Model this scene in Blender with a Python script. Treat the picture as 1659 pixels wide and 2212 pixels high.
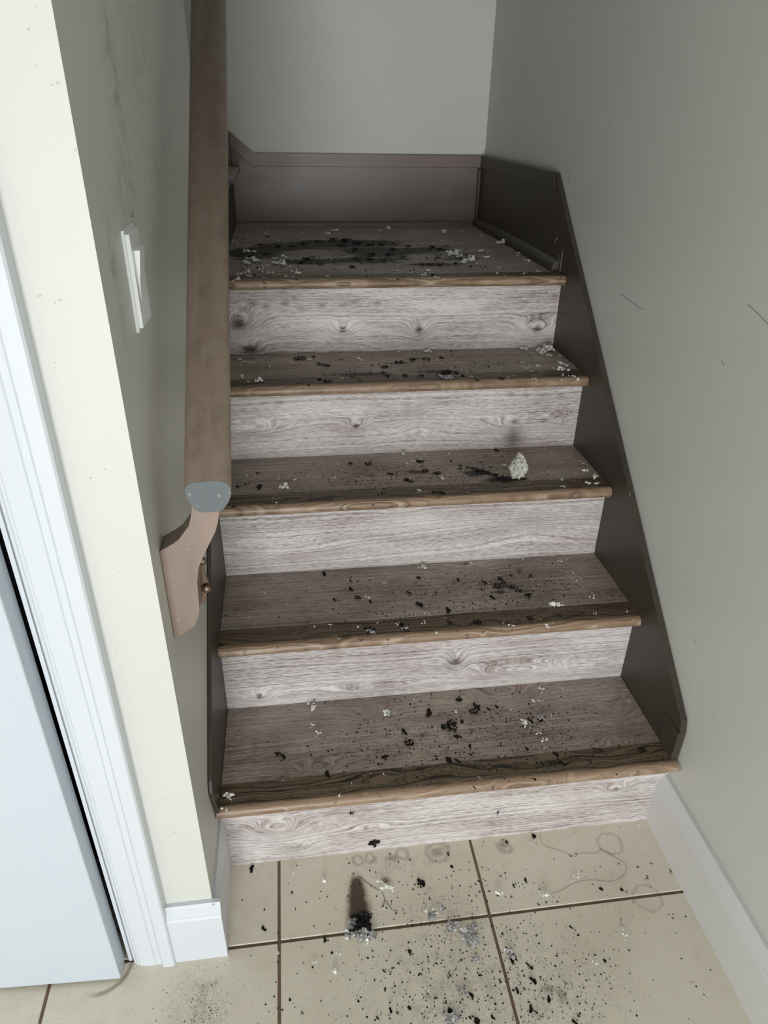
import bpy, bmesh, math, random
from mathutils import Vector, Matrix, noise as mnoise
for o in list(bpy.data.objects):
    bpy.data.objects.remove(o, do_unlink=True)
S = bpy.context.scene
COL = S.collection
D = bpy.data

# ------------------------------------------------------------------ camera
cam_d = D.cameras.new('camera'); cam = D.objects.new('camera', cam_d); COL.objects.link(cam)
cam.location = (0.172, -0.9002, 1.3107)
cam.rotation_euler = (1.0533, -0.0139, -0.131)
cam_d.sensor_fit = 'HORIZONTAL'; cam_d.sensor_width = 36.0
cam_d.lens = 1521.14 * 36.0 / 1659.0
cam_d.clip_start = 0.02
S.camera = cam
# ------------------------------------------------------------------ light
world = D.worlds.new('daylight'); S.world = world; world.use_nodes = True
wb = world.node_tree.nodes['Background']
wb.inputs[0].default_value = (0.75, 0.86, 1.0, 1); wb.inputs[1].default_value = 0.15
def area(name, loc, rot, sx, sy, power, col):
    l = D.lights.new(name, 'AREA'); l.shape = 'RECTANGLE'; l.size = sx; l.size_y = sy
    l.energy = power; l.color = col
    o = D.objects.new(name, l); COL.objects.link(o); o.location = loc; o.rotation_euler = rot
    return o
# daylight falling through the glazed entry door behind the photographer
area('entry_door_daylight', (-0.22, -3.57, 0.60), (math.radians(90), 0, 0), 0.96, 1.10, 88, (0.94, 0.975, 1.0))
S.view_settings.view_transform = 'Standard'; S.view_settings.look = 'None'
S.view_settings.gamma = 1.0; S.view_settings.use_curve_mapping = False
S.view_settings.exposure = 0.04
S.cycles.max_bounces = 6; S.cycles.diffuse_bounces = 5; S.cycles.glossy_bounces = 3

# ------------------------------------------------------------------ node helper
class NB:
    def __init__(s, name):
        s.m = D.materials.new(name); s.m.use_nodes = True; s.t = s.m.node_tree
        s.b = s.t.nodes['Principled BSDF']
    def n(s, typ, **kw):
        nd = s.t.nodes.new(typ)
        for k, v in kw.items(): setattr(nd, k, v)
        return nd
    def put(s, sock, v):
        if v is None: return
        if hasattr(v, 'is_output'): s.t.links.new(v, sock)
        else: sock.default_value = v
    def math(s, op, a, b=None, c=None, clamp=False):
        nd = s.n('ShaderNodeMath', operation=op, use_clamp=clamp)
        s.put(nd.inputs[0], a); s.put(nd.inputs[1], b); s.put(nd.inputs[2], c)
        return nd.outputs[0]
    def add(s, a, b): return s.math('ADD', a, b)
    def sub(s, a, b): return s.math('SUBTRACT', a, b)
    def mul(s, a, b): return s.math('MULTIPLY', a, b)
    def mad(s, a, b, c): return s.math('MULTIPLY_ADD', a, b, c)
    def pos(s):
        g = s.n('ShaderNodeNewGeometry'); x = s.n('ShaderNodeSeparateXYZ')
        s.t.links.new(g.outputs['Position'], x.inputs[0]); return x.outputs
    def obj(s):
        g = s.n('ShaderNodeTexCoord'); x = s.n('ShaderNodeSeparateXYZ')
        s.t.links.new(g.outputs['Object'], x.inputs[0]); return x.outputs
    def vec(s, x, y, z):
        c = s.n('ShaderNodeCombineXYZ')
        for i, v in enumerate((x, y, z)): s.put(c.inputs[i], v)
        return c.outputs[0]
    def noise(s, v, scale=1.0, detail=2.0, rough=0.5, dist=0.0):
        nd = s.n('ShaderNodeTexNoise'); s.put(nd.inputs['Vector'], v)
        nd.inputs['Scale'].default_value = scale; nd.inputs['Detail'].default_value = detail
        nd.inputs['Roughness'].default_value = rough; nd.inputs['Distortion'].default_value = dist
        return nd.outputs[0]
    def noise1(s, w, detail=2.0, rough=0.5):
        nd = s.n('ShaderNodeTexNoise', noise_dimensions='1D'); s.put(nd.inputs['W'], w)
        nd.inputs['Scale'].default_value = 1.0; nd.inputs['Detail'].default_value = detail
        nd.inputs['Roughness'].default_value = rough
        return nd.outputs[0]
    def ramp(s, f, stops):
        nd = s.n('ShaderNodeValToRGB'); s.put(nd.inputs[0], f); e = nd.color_ramp.elements
        while len(e) < len(stops): e.new(0.5)
        for el, (p, c) in zip(e, stops):
            el.position = p; el.color = (c[0], c[1], c[2], 1) if not isinstance(c, float) else (c, c, c, 1)
        return nd.outputs[0]
    def step(s, f, lo, hi):
        nd = s.n('ShaderNodeMapRange', interpolation_type='SMOOTHSTEP'); s.put(nd.inputs[0], f)
        nd.inputs[1].default_value = lo; nd.inputs[2].default_value = hi
        return nd.outputs[0]
    def mix(s, f, a, b, blend='MIX'):
        nd = s.n('ShaderNodeMix', data_type='RGBA', blend_type=blend)
        s.put(nd.inputs[0], f)
        for i, v in ((6, a), (7, b)):
            if isinstance(v, tuple) and len(v) == 3: v = (*v, 1)
            s.put(nd.inputs[i], v)
        return nd.outputs[2]
    def gauss(s, u, v, cu, cv, su, sv):
        a = s.math('MULTIPLY', s.sub(u, cu), 1.0/su); b = s.math('MULTIPLY', s.sub(v, cv), 1.0/sv)
        d = s.mad(a, a, s.mul(b, b))
        return s.math('EXPONENT', s.mul(d, -1.0))
    def segment(s, u, v, p, q, w):
        # soft mask along a short straight scratch from p to q
        dx, dy = q[0]-p[0], q[1]-p[1]; ln2 = dx*dx+dy*dy
        a = s.sub(u, p[0]); b = s.sub(v, p[1])
        t = s.math('MULTIPLY', s.mad(a, dx, s.mul(b, dy)), 1.0/ln2, clamp=True)
        ex = s.mad(t, -dx, a); ey = s.mad(t, -dy, b)
        d = s.math('SQRT', s.mad(ex, ex, s.mul(ey, ey)))
        return s.step(d, w, w*0.35)
    def ring(s, u, v, cu, cv, r, w):
        a = s.sub(u, cu); b = s.sub(v, cv)
        d = s.math('SQRT', s.mad(a, a, s.mul(b, b)))
        e = s.math('ABSOLUTE', s.sub(d, r))
        return s.step(e, w, w*0.2)
    def sum(s, L):
        r = L[0]
        for x in L[1:]: r = s.add(r, x)
        return r
    def bump(s, h, strength, dist, normal=None):
        nd = s.n('ShaderNodeBump'); s.put(nd.inputs['Height'], h)
        nd.inputs['Strength'].default_value = strength; nd.inputs['Distance'].default_value = dist
        if normal is not None: s.put(nd.inputs['Normal'], normal)
        return nd.outputs[0]
    def out(s, col, rough=0.5, normal=None, spec=None):
        s.put(s.b.inputs['Base Color'], (*col, 1) if isinstance(col, tuple) and len(col) == 3 else col)
        s.put(s.b.inputs['Roughness'], rough)
        if normal is not None: s.put(s.b.inputs['Normal'], normal)
        if spec is not None: s.b.inputs['Specular IOR Level'].default_value = spec
        return s.m

# ------------------------------------------------------------------ materials
def laminate(name, axis, knots, seed, tone=1.0, soot=(), marks=(), film=0.0, warm=(1, 1, 1), sk_=0.62):
    """limed-oak laminate with raised grain; knots = (u, v, su, sv, bend, core)"""
    k = NB(name); p = k.pos(); u = p[0]; v = p[2] if axis == 'z' else p[1]
    n1 = k.noise(k.vec(k.mul(u, 2.2), k.mul(v, 9.0), seed), 1, 2)
    w = k.mad(k.sub(n1, 0.5), 0.030, v)
    wob = k.noise(k.vec(k.mul(u, 26), k.mul(v, 60), seed+5), 1, 2)
    w = k.mad(k.sub(wob, 0.5), 0.0022, w)
    cores = []
    for (ku, kv, su, sv, bend, core) in knots:
        w = k.mad(k.gauss(u, v, ku, kv, su, sv), bend, w)
        if core > 0: cores.append(k.gauss(u, v, ku, kv, core, core*0.8))
    grow = k.noise1(k.mad(w, 150, seed), 2, 0.6)
    line = k.noise1(k.mad(w, 520, seed*2), 1, 0.5)
    dash = k.noise(k.vec(k.mul(u, 62), k.mul(w, 560), seed), 1, 3, 0.6)
    pore = k.noise(k.vec(k.mul(u, 75), k.mul(w, 1000), seed+9), 1, 1, 0.5)
    patch = k.noise(k.vec(k.mul(u, 3.5), k.mul(v, 14), seed+2), 1, 3, 0.55)
    f = k.sum([k.mul(grow, 0.30), k.mul(line, 0.14), k.mul(dash, 0.52), k.mul(patch, 0.33), k.mul(pore, 0.14)])
    for c in cores: f = k.mad(c, -0.26, f)
    T = lambda c: tuple(x*tone*q for x, q in zip(c, warm))
    col = k.ramp(f, [(0.50, T((0.085, 0.062, 0.055))), (0.585, T((0.27, 0.222, 0.208))), (0.69, T((0.51, 0.455, 0.44))), (0.82, T((0.74, 0.70, 0.685)))])
    tint = k.step(k.noise(k.vec(k.mul(u, 5), k.mul(v, 20), seed+31), 1, 2), 0.5, 0.72)
    col = k.mix(k.mul(tint, 0.35), col, (0.62, 0.47, 0.50), 'MULTIPLY')
    if film > 0:   # trodden-in soot dust
        fd = k.noise(k.vec(k.mul(u, 7), k.mul(v, 11), seed+70), 1, 4, 0.6)
        col = k.mix(k.mul(k.step(fd, 0.30, 0.68), film), col, (0.050, 0.045, 0.038))
    if soot:
        m = k.sum([k.mul(k.gauss(u, v, a, b, c, d), e) for a, b, c, d, e in soot])
        g = k.noise(k.vec(k.mul(u, 15), k.mul(v, 34), seed+3), 1, 6, 0.70)
        m2 = k.step(k.add(k.mul(m, sk_), g), 0.74, 0.92)
        col = k.mix(k.mul(m2, 0.93), col, (0.010, 0.010, 0.008))
    for kind, a in marks:
        col = k.mix(k.mul(k.gauss(u, v, *a), kind), col, (0.07, 0.055, 0.05))
    h = k.sum([k.mul(dash, 0.75), k.mul(line, 0.6)])
    nm = k.bump(h, 0.75, 0.0020)
    rough = k.mad(dash, 0.25, 0.34)
    return k.out(col, rough, nm, 0.45)

def oak_nosing():
    k = NB('stained_oak_nosing'); o = k.obj(); p = k.pos()
    info = k.n('ShaderNodeObjectInfo'); sd = k.mul(info.outputs['Random'], 40.0)
    u = k.add(o[0], sd); v = o[1]
    n1 = k.noise(k.vec(k.mul(u, 5.5), k.mul(v, 22), sd), 1, 2)
    w = k.mad(k.sub(n1, 0.5), 0.075, v)
    w = k.mad(k.sub(k.noise(k.vec(k.mul(u, 40), k.mul(v, 60), 2.0), 1, 2), 0.5), 0.003, w)
    rings = k.noise1(k.mad(w, 150, sd), 2, 0.55)
    fine = k.noise(k.vec(k.mul(u, 30), k.mul(w, 700), sd), 1, 2)
    f = k.add(k.mul(rings, 0.8), k.mul(fine, 0.3))
    top = k.ramp(f, [(0.42, (0.022, 0.018, 0.011)), (0.50, (0.085, 0.061, 0.038)), (0.66, (0.165, 0.116, 0.075))])
    worn = k.ramp(f, [(0.36, (0.15, 0.088, 0.050)), (0.60, (0.30, 0.205, 0.135)), (0.8, (0.43, 0.335, 0.25))])
    edge = k.add(o[1], k.mul(k.sub(k.noise(k.vec(k.mul(u, 18), k.mul(v, 80), 4.0), 1, 3), 0.5), 0.010))
    low = k.step(o[2], 0.012, 0.021)             # the stain has worn off the rounded lip
    m = k.mul(k.step(edge, 0.0165, 0.0095), 1.0)
    col = k.mix(m, top, worn)
    scuff = k.step(k.noise(k.vec(k.mul(u, 60), k.mul(v, 200), 8.0), 1, 3), 0.64, 0.72)
    col = k.mix(k.mul(scuff, 0.75), col, (0.03, 0.022, 0.016))
    return k.out(col, k.mad(fine, 0.25, 0.30), k.bump(f, 0.30, 0.0012), 0.5)

def paint(name, col, rough=0.5, var=0.06, scale=3.0, bump=0.08, bscale=500, spec=0.4):
    k = NB(name); p = k.pos(); v = k.vec(p[0], p[1], p[2])
    n = k.noise(v, scale, 4, 0.55)
    c = k.mix(n, tuple(x*(1-var) for x in col), tuple(min(1, x*(1+var)) for x in col))
    return k.out(c, rough, k.bump(k.noise(v, bscale, 2), bump, 0.0006), spec)

def wall_paint(name, col, scratches=(), smudges=(), axis=1):
    k = NB(name); p = k.pos(); v = k.vec(p[0], p[1], p[2])
    n = k.noise(v, 2.2, 5, 0.6)
    c = k.mix(n, tuple(x*0.94 for x in col), tuple(x*1.05 for x in col))
    u, w = p[axis], p[2]
    for a, b, wd, st in scratches:
        c = k.mix(k.mul(k.segment(u, w, a, b, wd), st), c, (0.10, 0.09, 0.075))
    for (cu, cv, su, sv, st) in smudges:
        g = k.mul(k.gauss(u, w, cu, cv, su, sv), k.step(k.noise(v, 60, 4, 0.6), 0.35, 0.75))
        c = k.mix(k.mul(g, st), c, (0.16, 0.15, 0.13))
    spk = k.step(k.noise(v, 130, 1, 0.5), 0.765, 0.79)
    c = k.mix(k.mul(spk, 0.35), c, (0.22, 0.20, 0.17))
    return k.out(c, 0.48, k.bump(k.noise(v, 260, 3, 0.6), 0.10, 0.001), 0.35)

def brown_paint(name, col, rough=0.34, axis=0):
    k = NB(name); p = k.pos()
    s = [3.0, 3.0, 3.0]; s[axis] = 1.2
    v = k.vec(k.mul(p[0], s[0]), k.mul(p[1], s[1]), k.mul(p[2], s[2]))
    n = k.noise(v, 2.4, 5, 0.62)
    c = k.ramp(n, [(0.30, tuple(x*0.72 for x in col)), (0.5, col), (0.72, (col[0]*1.25, col[1]*1.16, col[2]*1.18))])
    g = k.noise(k.vec(k.mul(p[0], 30 if axis == 0 else 300), k.mul(p[1], 30 if axis == 1 else 300), k.mul(p[2], 300)), 1, 2)
    spk = k.step(k.noise(k.vec(p[0], p[1], p[2]), 150, 1), 0.77, 0.79)
    c = k.mix(k.mul(spk, 0.5), c, (0.45, 0.42, 0.38))
    return k.out(c, k.mad(n, 0.25, rough-0.10), k.bump(g, 0.10, 0.0008), 0.5)

def rail_wood():
    k = NB('handrail_stain'); o = k.obj()
    # long streaks along the rail, pale scuffs on the arris
    g = k.noise(k.vec(k.mul(o[0], 60), k.mul(o[1], 2.2), k.mul(o[2], 60)), 1, 3)
    b = k.noise(k.vec(k.mul(o[0], 45), k.mul(o[1], 4.0), 3.0), 1, 3, 0.6)
    fine = k.noise(k.vec(k.mul(o[0], 500), k.mul(o[1], 18), k.mul(o[2], 500)), 1, 2)
    f = k.sum([k.mul(g, 0.45), k.mul(b, 0.4), k.mul(fine, 0.15)])
    c = k.ramp(f, [(0.34, (0.145, 0.115, 0.094)), (0.50, (0.215, 0.158, 0.122)), (0.66, (0.235, 0.196, 0.158))])
    sc = k.step(k.noise(k.vec(k.mul(o[0], 260), k.mul(o[1], 60), k.mul(o[2], 260)), 1, 3, 0.6), 0.68, 0.74)
    c = k.mix(k.mul(sc, 0.35), c, (0.42, 0.36, 0.30))
    return k.out(c, 0.42, k.bump(fine, 0.12, 0.0006), 0.45)

def end_grain():
    k = NB('rail_end_grey'); o = k.obj(); v = k.vec(o[0], o[1], o[2])
    n = k.noise(v, 120, 4, 0.65)
    c = k.mix(k.step(n, 0.58, 0.72), (0.100, 0.114, 0.122), (0.22, 0.235, 0.24))
    return k.out(c, 0.55, k.bump(n, 0.1, 0.0008))

def tile_mat():
    k = NB('beige_floor_tile'); p = k.pos(); u, v = p[0], p[1]; P = k.vec(u, v, 0.0)
    n = k.noise(P, 5, 5, 0.6); n2 = k.noise(P, 38, 4, 0.65); n3 = k.noise(P, 190, 4, 0.6)
    col = k.ramp(k.add(k.mul(n, 0.6), k.mul(n2, 0.4)), [(0.35, (0.64, 0.575, 0.475)), (0.5, (0.72, 0.66, 0.555)), (0.68, (0.78, 0.73, 0.63))])
    # tread-in grey film where people step
    film = k.sum([k.mul(k.gauss(u, v, *a), s) for a, s in (((0.44, -0.30, 0.22, 0.13), 0.65), ((0.34, -0.035, 0.10, 0.03), 0.55), ((-0.035, -0.245, 0.05, 0.07), 0.9), ((0.40, -0.15, 0.10, 0.06), 0.35), ((0.40, -0.62, 0.5, 0.3), 0.3), ((0.80, -0.12, 0.12, 0.10), 0.3))])
    fm = k.mul(film, k.step(k.add(k.mul(n2, 0.6), k.mul(n3, 0.4)), 0.40, 0.66))
    col = k.mix(k.mul(fm, 0.75), col, (0.24, 0.22, 0.20))
    # scorch mark: brown halo, then char towards its lower end
    wob = k.mad(k.sub(n2, 0.5), 0.012, u)
    halo = k.sum([k.gauss(wob, v, 0.246, -0.068, 0.016, 0.022), k.gauss(wob, v, 0.2455, -0.100, 0.021, 0.026), k.gauss(wob, v, 0.244, -0.130, 0.023, 0.020), k.mul(k.gauss(wob, v, 0.303, -0.070, 0.011, 0.012), 0.8), k.mul(k.gauss(u, v, 0.385, -0.095, 0.018, 0.014), 0.35)])
    hm = k.step(k.mad(k.sub(n3, 0.5), 0.35, halo), 0.15, 0.95)
    col = k.mix(k.mul(hm, 0.95), col, k.mix(hm, (0.30, 0.19, 0.10), (0.055, 0.032, 0.016)))
    core = k.add(k.gauss(wob, v, 0.241, -0.138, 0.020, 0.014), k.mul(k.gauss(wob, v, 0.258, -0.128, 0.016, 0.010), 0.6))
    col = k.mix(k.step(k.mad(k.sub(n3, 0.5), 0.6, core), 0.25, 0.85), col, (0.008, 0.008, 0.008))
    # dried drip rings and rust-brown sealant line below the closet door
    n4 = k.noise(k.vec(k.add(u, 3.0), v, 7.0), 55, 3, 0.6); wr = k.mad(k.sub(n2, 0.5), 0.024, u); vr = k.mad(k.sub(n4, 0.5), 0.024, v)
    rings = k.sum([k.mul(k.ring(wr, vr, a, b, r, w*1.3), s*0.75) for a, b, r, w, s in ((0.2526, -0.018, 0.010, 0.004, .5), (0.2788, -0.0182, 0.009, 0.004, .5), (0.4164, -0.021, 0.022, 0.006, .45), (0.345, -0.016, 0.012, 0.005, .45), (0.80, -0.165, 0.026, 0.003, .35), (0.775, -0.045, 0.024, 0.004, .35), (0.557, -0.026, 0.012, 0.006, .5))])
    col = k.mix(k.math('MINIMUM', rings, 0.8), col, (0.17, 0.14, 0.11))
    blobs = k.sum([k.gauss(u, v, *a) for a in ((0.4164, -0.021, 0.02, 0.016), (0.322, -0.022, 0.018, 0.010), (0.556, -0.022, 0.012, 0.010), (0.575, -0.310, 0.012, 0.016), (0.553, -0.296, 0.016, 0.008))])
    col = k.mix(k.mul(k.step(k.mul(blobs, k.add(n3, 0.45)), 0.25, 1.1), 0.6), col, (0.10, 0.09, 0.08))
    rust = k.mul(k.ring(k.mad(k.sub(n2, 0.5), 0.01, u), v, -0.215, -0.155, 0.056, 0.006), k.step(u, -0.235, -0.2))
    col = k.mix(k.mul(rust, 0.6), col, (0.16, 0.085, 0.055))
    # fine flecks
    fl = k.step(k.noise(P, 260, 2, 0.6), 0.66, 0.73)
    col = k.mix(k.mul(fl, 0.55), col, (0.13, 0.115, 0.10))
    return k.out(col, k.mad(n2, 0.2, 0.30), k.bump(n2, 0.05, 0.001), 0.4)

def crumb(name, c1, c2, scale=260, rough=0.95):
    k = NB(name); o = k.pos(); v = k.vec(o[0], o[1], o[2])
    n = k.noise(v, scale, 3, 0.6)
    return k.out(k.mix(k.step(n, 0.35, 0.65), c1, c2), rough, k.bump(k.noise(v, scale*3, 3), 0.4, 0.001), 0.15)

WALL = (0.600, 0.602, 0.567)
M_wall = wall_paint('greige_wall_paint', WALL, axis=0)
M_wall_r = wall_paint('greige_wall_paint_scuffed', WALL, scratches=(
    ((0.594, 0.970), (0.481, 0.963), 0.0012, 0.8), ((0.148, 1.052), (0.112, 1.044), 0.0011, .8), ((0.112, 1.044), (0.085, 1.036), 0.001, .8),
    ((0.178, 0.951), (0.168, 0.946), 0.0014, .8), ((0.998, 1.178), (0.993, 1.158), 0.0016, .9), ((0.436, 0.787), (0.428, 0.783), 0.0015, .6), ((0.048, 0.458), (0.038, 0.453), 0.0014, .6)), axis=1)
M_wall_l = wall_paint('greige_wall_paint_smudged', WALL, smudges=((0.056, 1.335, 0.03, 0.10, 0.55), (-0.095, 1.16, 0.015, 0.06, 0.75), (0.30, 1.30, 0.2, 0.2, 0.25), (0.02, 1.23, 0.05, 0.03, 0.4)), axis=1)
M_cream = wall_paint('cream_wall_paint', WALL, axis=0)
M_white = paint('white_trim_gloss', (0.61, 0.64, 0.68), 0.30, 0.02, 4, 0.03, 300, 0.45)
M_bb = paint('white_baseboard_paint', (0.66, 0.66, 0.65), 0.35, 0.05, 6, 0.05, 300, 0.45)
M_door = paint('white_door_paint', (0.52, 0.575, 0.63), 0.33, 0.02, 3, 0.03, 300, 0.45)
M_ceil = paint('ceiling_white', (0.7, 0.7, 0.68), 0.8)
M_brown = brown_paint('brown_skirt_paint_shaded', (0.050, 0.041, 0.030), 0.42, 1)  # shaded copy of the skirt paint: the side's dimness is in its colour
M_brown_lit = brown_paint('brown_skirt_paint_lit', (0.150, 0.112, 0.092), 0.34, 0)  # lit copy of the same skirt paint, frontal light and sheen in its colour
M_rail = rail_wood(); M_end = end_grain()
M_bracket = brown_paint('bracket_tan_wood', (0.245, 0.180, 0.145), 0.45, 2)
M_metal = NB('bronze_screw'); M_metal.b.inputs['Metallic'].default_value = 0.7; M_metal = M_metal.out((0.16, 0.11, 0.08), 0.38)
M_steel = NB('satin_nickel'); M_steel.b.inputs['Metallic'].default_value = 1.0; M_steel = M_steel.out((0.5, 0.5, 0.48), 0.3)
M_plastic = NB('white_switch_plastic').out((0.80, 0.82, 0.83), 0.3)
M_grout = paint('brown_grout', (0.17, 0.115, 0.078), 0.9, 0.25, 60, 0.4, 500)
M_tile = tile_mat()
M_nose = oak_nosing()
M_wood = paint('rough_stair_timber', (0.25, 0.2, 0.15), 0.8)
M_fluff = crumb('white_fluff', (0.74, 0.72, 0.66), (0.88, 0.87, 0.83))
M_fluff_g = crumb('pale_grey_fluff', (0.30, 0.30, 0.25), (0.62, 0.615, 0.54), 130)
M_char = crumb('black_char', (0.004, 0.004, 0.004), (0.022, 0.020, 0.018), 300, 0.7)
M_ash = crumb('grey_ash', (0.20, 0.20, 0.205), (0.74, 0.745, 0.76), 190)
M_twig = crumb('dark_twig', (0.05, 0.04, 0.03), (0.10, 0.08, 0.06))

# ------------------------------------------------------------------ mesh helpers
def link(name, me, mat, parent=None, loc=(0, 0, 0)):
    o = D.objects.new(name, me); COL.objects.link(o); o.location = loc
    if mat is not None and not me.materials: me.materials.append(mat)
    if parent is not None:
        o.parent = parent; pl = Vector((0, 0, 0)); q = parent
        while q is not None: pl += q.location; q = q.parent
        # keep world placement: location is given in world space
        o.location = Vector(loc) - pl
    return o
def finish(bm, name, smooth=False):
    bmesh.ops.recalc_face_normals(bm, faces=bm.faces)
    me = D.meshes.new(name); bm.to_mesh(me); bm.free()
    if smooth:
        for f in me.polygons: f.use_smooth = True
    return me
def add_box(bm, a, b):
    vs = [bm.verts.new((x, y, z)) for x in (a[0], b[0]) for y in (a[1], b[1]) for z in (a[2], b[2])]
    for f in ((0, 1, 3, 2), (4, 6, 7, 5), (0, 4, 5, 1), (2, 3, 7, 6), (0, 2, 6, 4), (1, 5, 7, 3)):
        bm.faces.new([vs[i] for i in f])
def box(name, a, b, mat, parent=None, bevel=0.0, seg=2):
    c = Vector([(a[i]+b[i])/2 for i in range(3)]); c.z = min(a[2], b[2])
    bm = bmesh.new(); add_box(bm, Vector(a)-c, Vector(b)-c)
    if bevel > 0: bmesh.ops.bevel(bm, geom=bm.edges[:], offset=bevel, segments=seg, affect='EDGES', profile=0.5)
    return link(name, finish(bm, name), mat, parent, c)
def prism(name, pts, d0, d1, axis, mat, parent=None, loc=None, shear=None, smooth=False, bevel=0):
    """extrude a closed outline. axis = extrusion axis; pts are the two other coordinates in xyz order"""
    def co(p, d):
        l = list(p); l.insert(axis, d); return Vector(l)
    base = Vector(loc) if loc is not None else sum((co(p, d0) for p in pts), Vector())/len(pts)
    bm = bmesh.new()
    A = [bm.verts.new(co(p, d0)-base) for p in pts]; B = [bm.verts.new(co(p, d1)-base + (Vector(shear) if shear else Vector())) for p in pts]
    bm.faces.new(A); bm.faces.new(B[::-1]); n = len(pts)
    for i in range(n): bm.faces.new((A[i], A[(i+1) % n], B[(i+1) % n], B[i]))
    if bevel: bmesh.ops.bevel(bm, geom=bm.edges[:], offset=bevel, segments=1, affect='EDGES')
    me = finish(bm, name)
    if smooth:
        for f in me.polygons: f.use_smooth = len(f.vertices) == 4
    return link(name, me, mat, parent, base)
def empty(name, loc):
    o = D.objects.new(name, None); COL.objects.link(o); o.location = loc; o.empty_display_size = 0.1; return o
def tag(o, label=None, cat=None, group=None, kind=None):
    if label: o['label'] = label
    if cat: o['category'] = cat
    if group: o['group'] = group
    if kind: o['kind'] = kind
    return o
def struct(o, label=None): return tag(o, label, kind='structure')

XW_R, XW_L, YB = 0.896, -0.008, 1.835      # wall faces: right, left, back
YF = -0.157                                 # face of the closet-door wall
Z = [0, .1971, .382, .5711, .7599, .95]
RY = [0, 0, .2299, .4615, .6804, .9103]
YE = -3.60                                  # entry wall
H = 2.75

# ------------------------------------------------------------------ room shell
fl = struct(box('floor', (-1.75, YE-0.1, -0.10), (XW_R+0.1, 0.2, -0.0022), M_grout), 'brown grout bed under the beige floor tiles')
gx = [-1.859, -1.468, -1.077, -0.685, -0.2945, 0.0963, 0.4885, 0.8795]
gy = [-0.160-0.392*j for j in range(9, -1, -1)] + [0.232]
NJ = len(gy)-1
g = 0.0028
for i in range(7):
    for j in range(NJ):
        x0, x1, y0, y1 = gx[i]+g, gx[i+1]-g, gy[j]+g, gy[j+1]-g
        x0 = max(x0, -1.75); x1 = min(x1, XW_R); y0 = max(y0, YE); y1 = min(y1, 0.05)
        if gx[i+1] < 0.0 and j == NJ-1: continue      # under the closet
        t = box('tile', (x0, y0, -0.012), (x1, y1, 0.0), M_tile, fl, 0.0012, 1)
t = [box('tile', (gx[7]+g, max(gy[j]+g, YE), -0.012), (XW_R, min(gy[j+1]-g, 0.05), 0.0), M_tile, fl, 0.0012, 1) for j in range(NJ)]

struct(box('wall_right', (XW_R, YE-0.1, -0.1), (XW_R+0.1, YB+0.1, H), M_wall_r), 'greige painted wall along the right of the stairs with scratches')
struct(box('wall_back', (-2.3, YB, -0.1), (XW_R+0.1, YB+0.1, H), M_wall), 'pale greige wall behind the landing')
struct(box('wall_left', (XW_L-0.115, YF, -0.1), (XW_L, 0.925, H), M_wall_l), 'greige stairwell wall with pale end, carrying handrail and light switch')
struct(box('wall_upper_left', (-2.3, 0.80, -0.1), (XW_L-0.114, 0.925, H), M_wall), 'wall beside the turned flight')
struct(box('wall_upper_end', (-2.4, 0.80, -0.1), (-2.3, YB+0.1, H), M_wall))
# closet-door wall, facing the hall: narrow cream strip, header and far part
wf = struct(box('wall_front', (-0.166, YF+0.001, 0), (XW_L-0.1155, YF+0.105, H), M_cream), 'cream wall around the white closet door')
box('header', (-0.96, YF+0.001, 2.06), (-0.166, YF+0.105, H), M_cream, wf)
box('far_panel', (-1.75, YF, 0), (-0.96, YF+0.105, H), M_cream, wf)
struct(box('wall_hall_left', (-1.85, YE-0.1, -0.1), (-1.75, YF+0.105, H), M_cream))
we = struct(box('wall_entry', (0.30, YE-0.1, -0.1), (XW_R+0.1, YE, H), M_cream))
box('left_panel', (-1.85, YE-0.1, -0.1), (-0.75, YE, H), M_cream, we)
box('top_panel', (-0.75, YE-0.1, 2.05), (0.30, YE, H), M_cream, we)
struct(box('ceiling', (-2.4, YE-0.1, H), (XW_R+0.1, YB+0.1, H+0.1), M_ceil))
# closet behind the ajar door
cl = struct(box('wall_closet_back', (-1.0, 0.69, -0.1), (-0.12, 0.72, 2.3), M_cream))
box('side', (-1.0, YF+0.10, -0.1), (-0.97, 0.69, 2.3), M_cream, cl)
box('top', (-1.0, YF+0.10, 2.2), (-0.12, 0.69, 2.3), M_cream, cl)
struct(box('floor_closet', (-0.97, YF+0.02, -0.1), (-0.12, 0.69, -0.001), M_grout))

# casing: moulded profile (x outline, y proud of wall)
prof = [(-0.0845, 0), (-0.0845, .020), (-0.087, .0225), (-0.104, .0225), (-0.107, .020), (-0.109, .0165), (-0.117, .0155), (-0.119, .0175), (-0.144, .0150), (-0.1465, .0125), (-0.1485, .0135), (-0.1510, .0120), (-0.1525, .0098), (-0.1550, .0095), (-0.1575, .0065), (-0.1585, 0)]
tr = struct(prism('trim_1', [(x, YF-d) for x, d in prof], 0.0, 2.12, 2, M_white), 'white moulded door casing beside the cream wall strip')
prism('head_casing', [(YF-d, 2.062-0.1585-x) for x, d in prof], -1.04, -0.0845, 0, M_white, tr)
prism('side_casing', [(-1.1265-x-0.0, YF-d) for x, d in prof], 0.0, 2.12, 2, M_white, tr)
jb = struct(box('trim_2', (-0.166, YF-0.004, 0), (-0.1605, YF+0.105, 2.06), M_white), 'white door jamb in the dark gap beside the door')
box('jamb_stop', (-0.180, YF+0.036, 0.0), (-0.166, YF+0.070, 2.06), M_white, jb)
box('jamb_head', (-0.96, YF-0.004, 2.055), (-0.166, YF+0.105, 2.06), M_white, jb)
box('jamb_left', (-0.96, YF-0.004, 0), (-0.954, YF+0.105, 2.055), M_white, jb)
box('strike_plate', (-0.1672, YF+0.004, 0.90), (-0.166, YF+0.030, 0.96), M_steel, jb)

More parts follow.
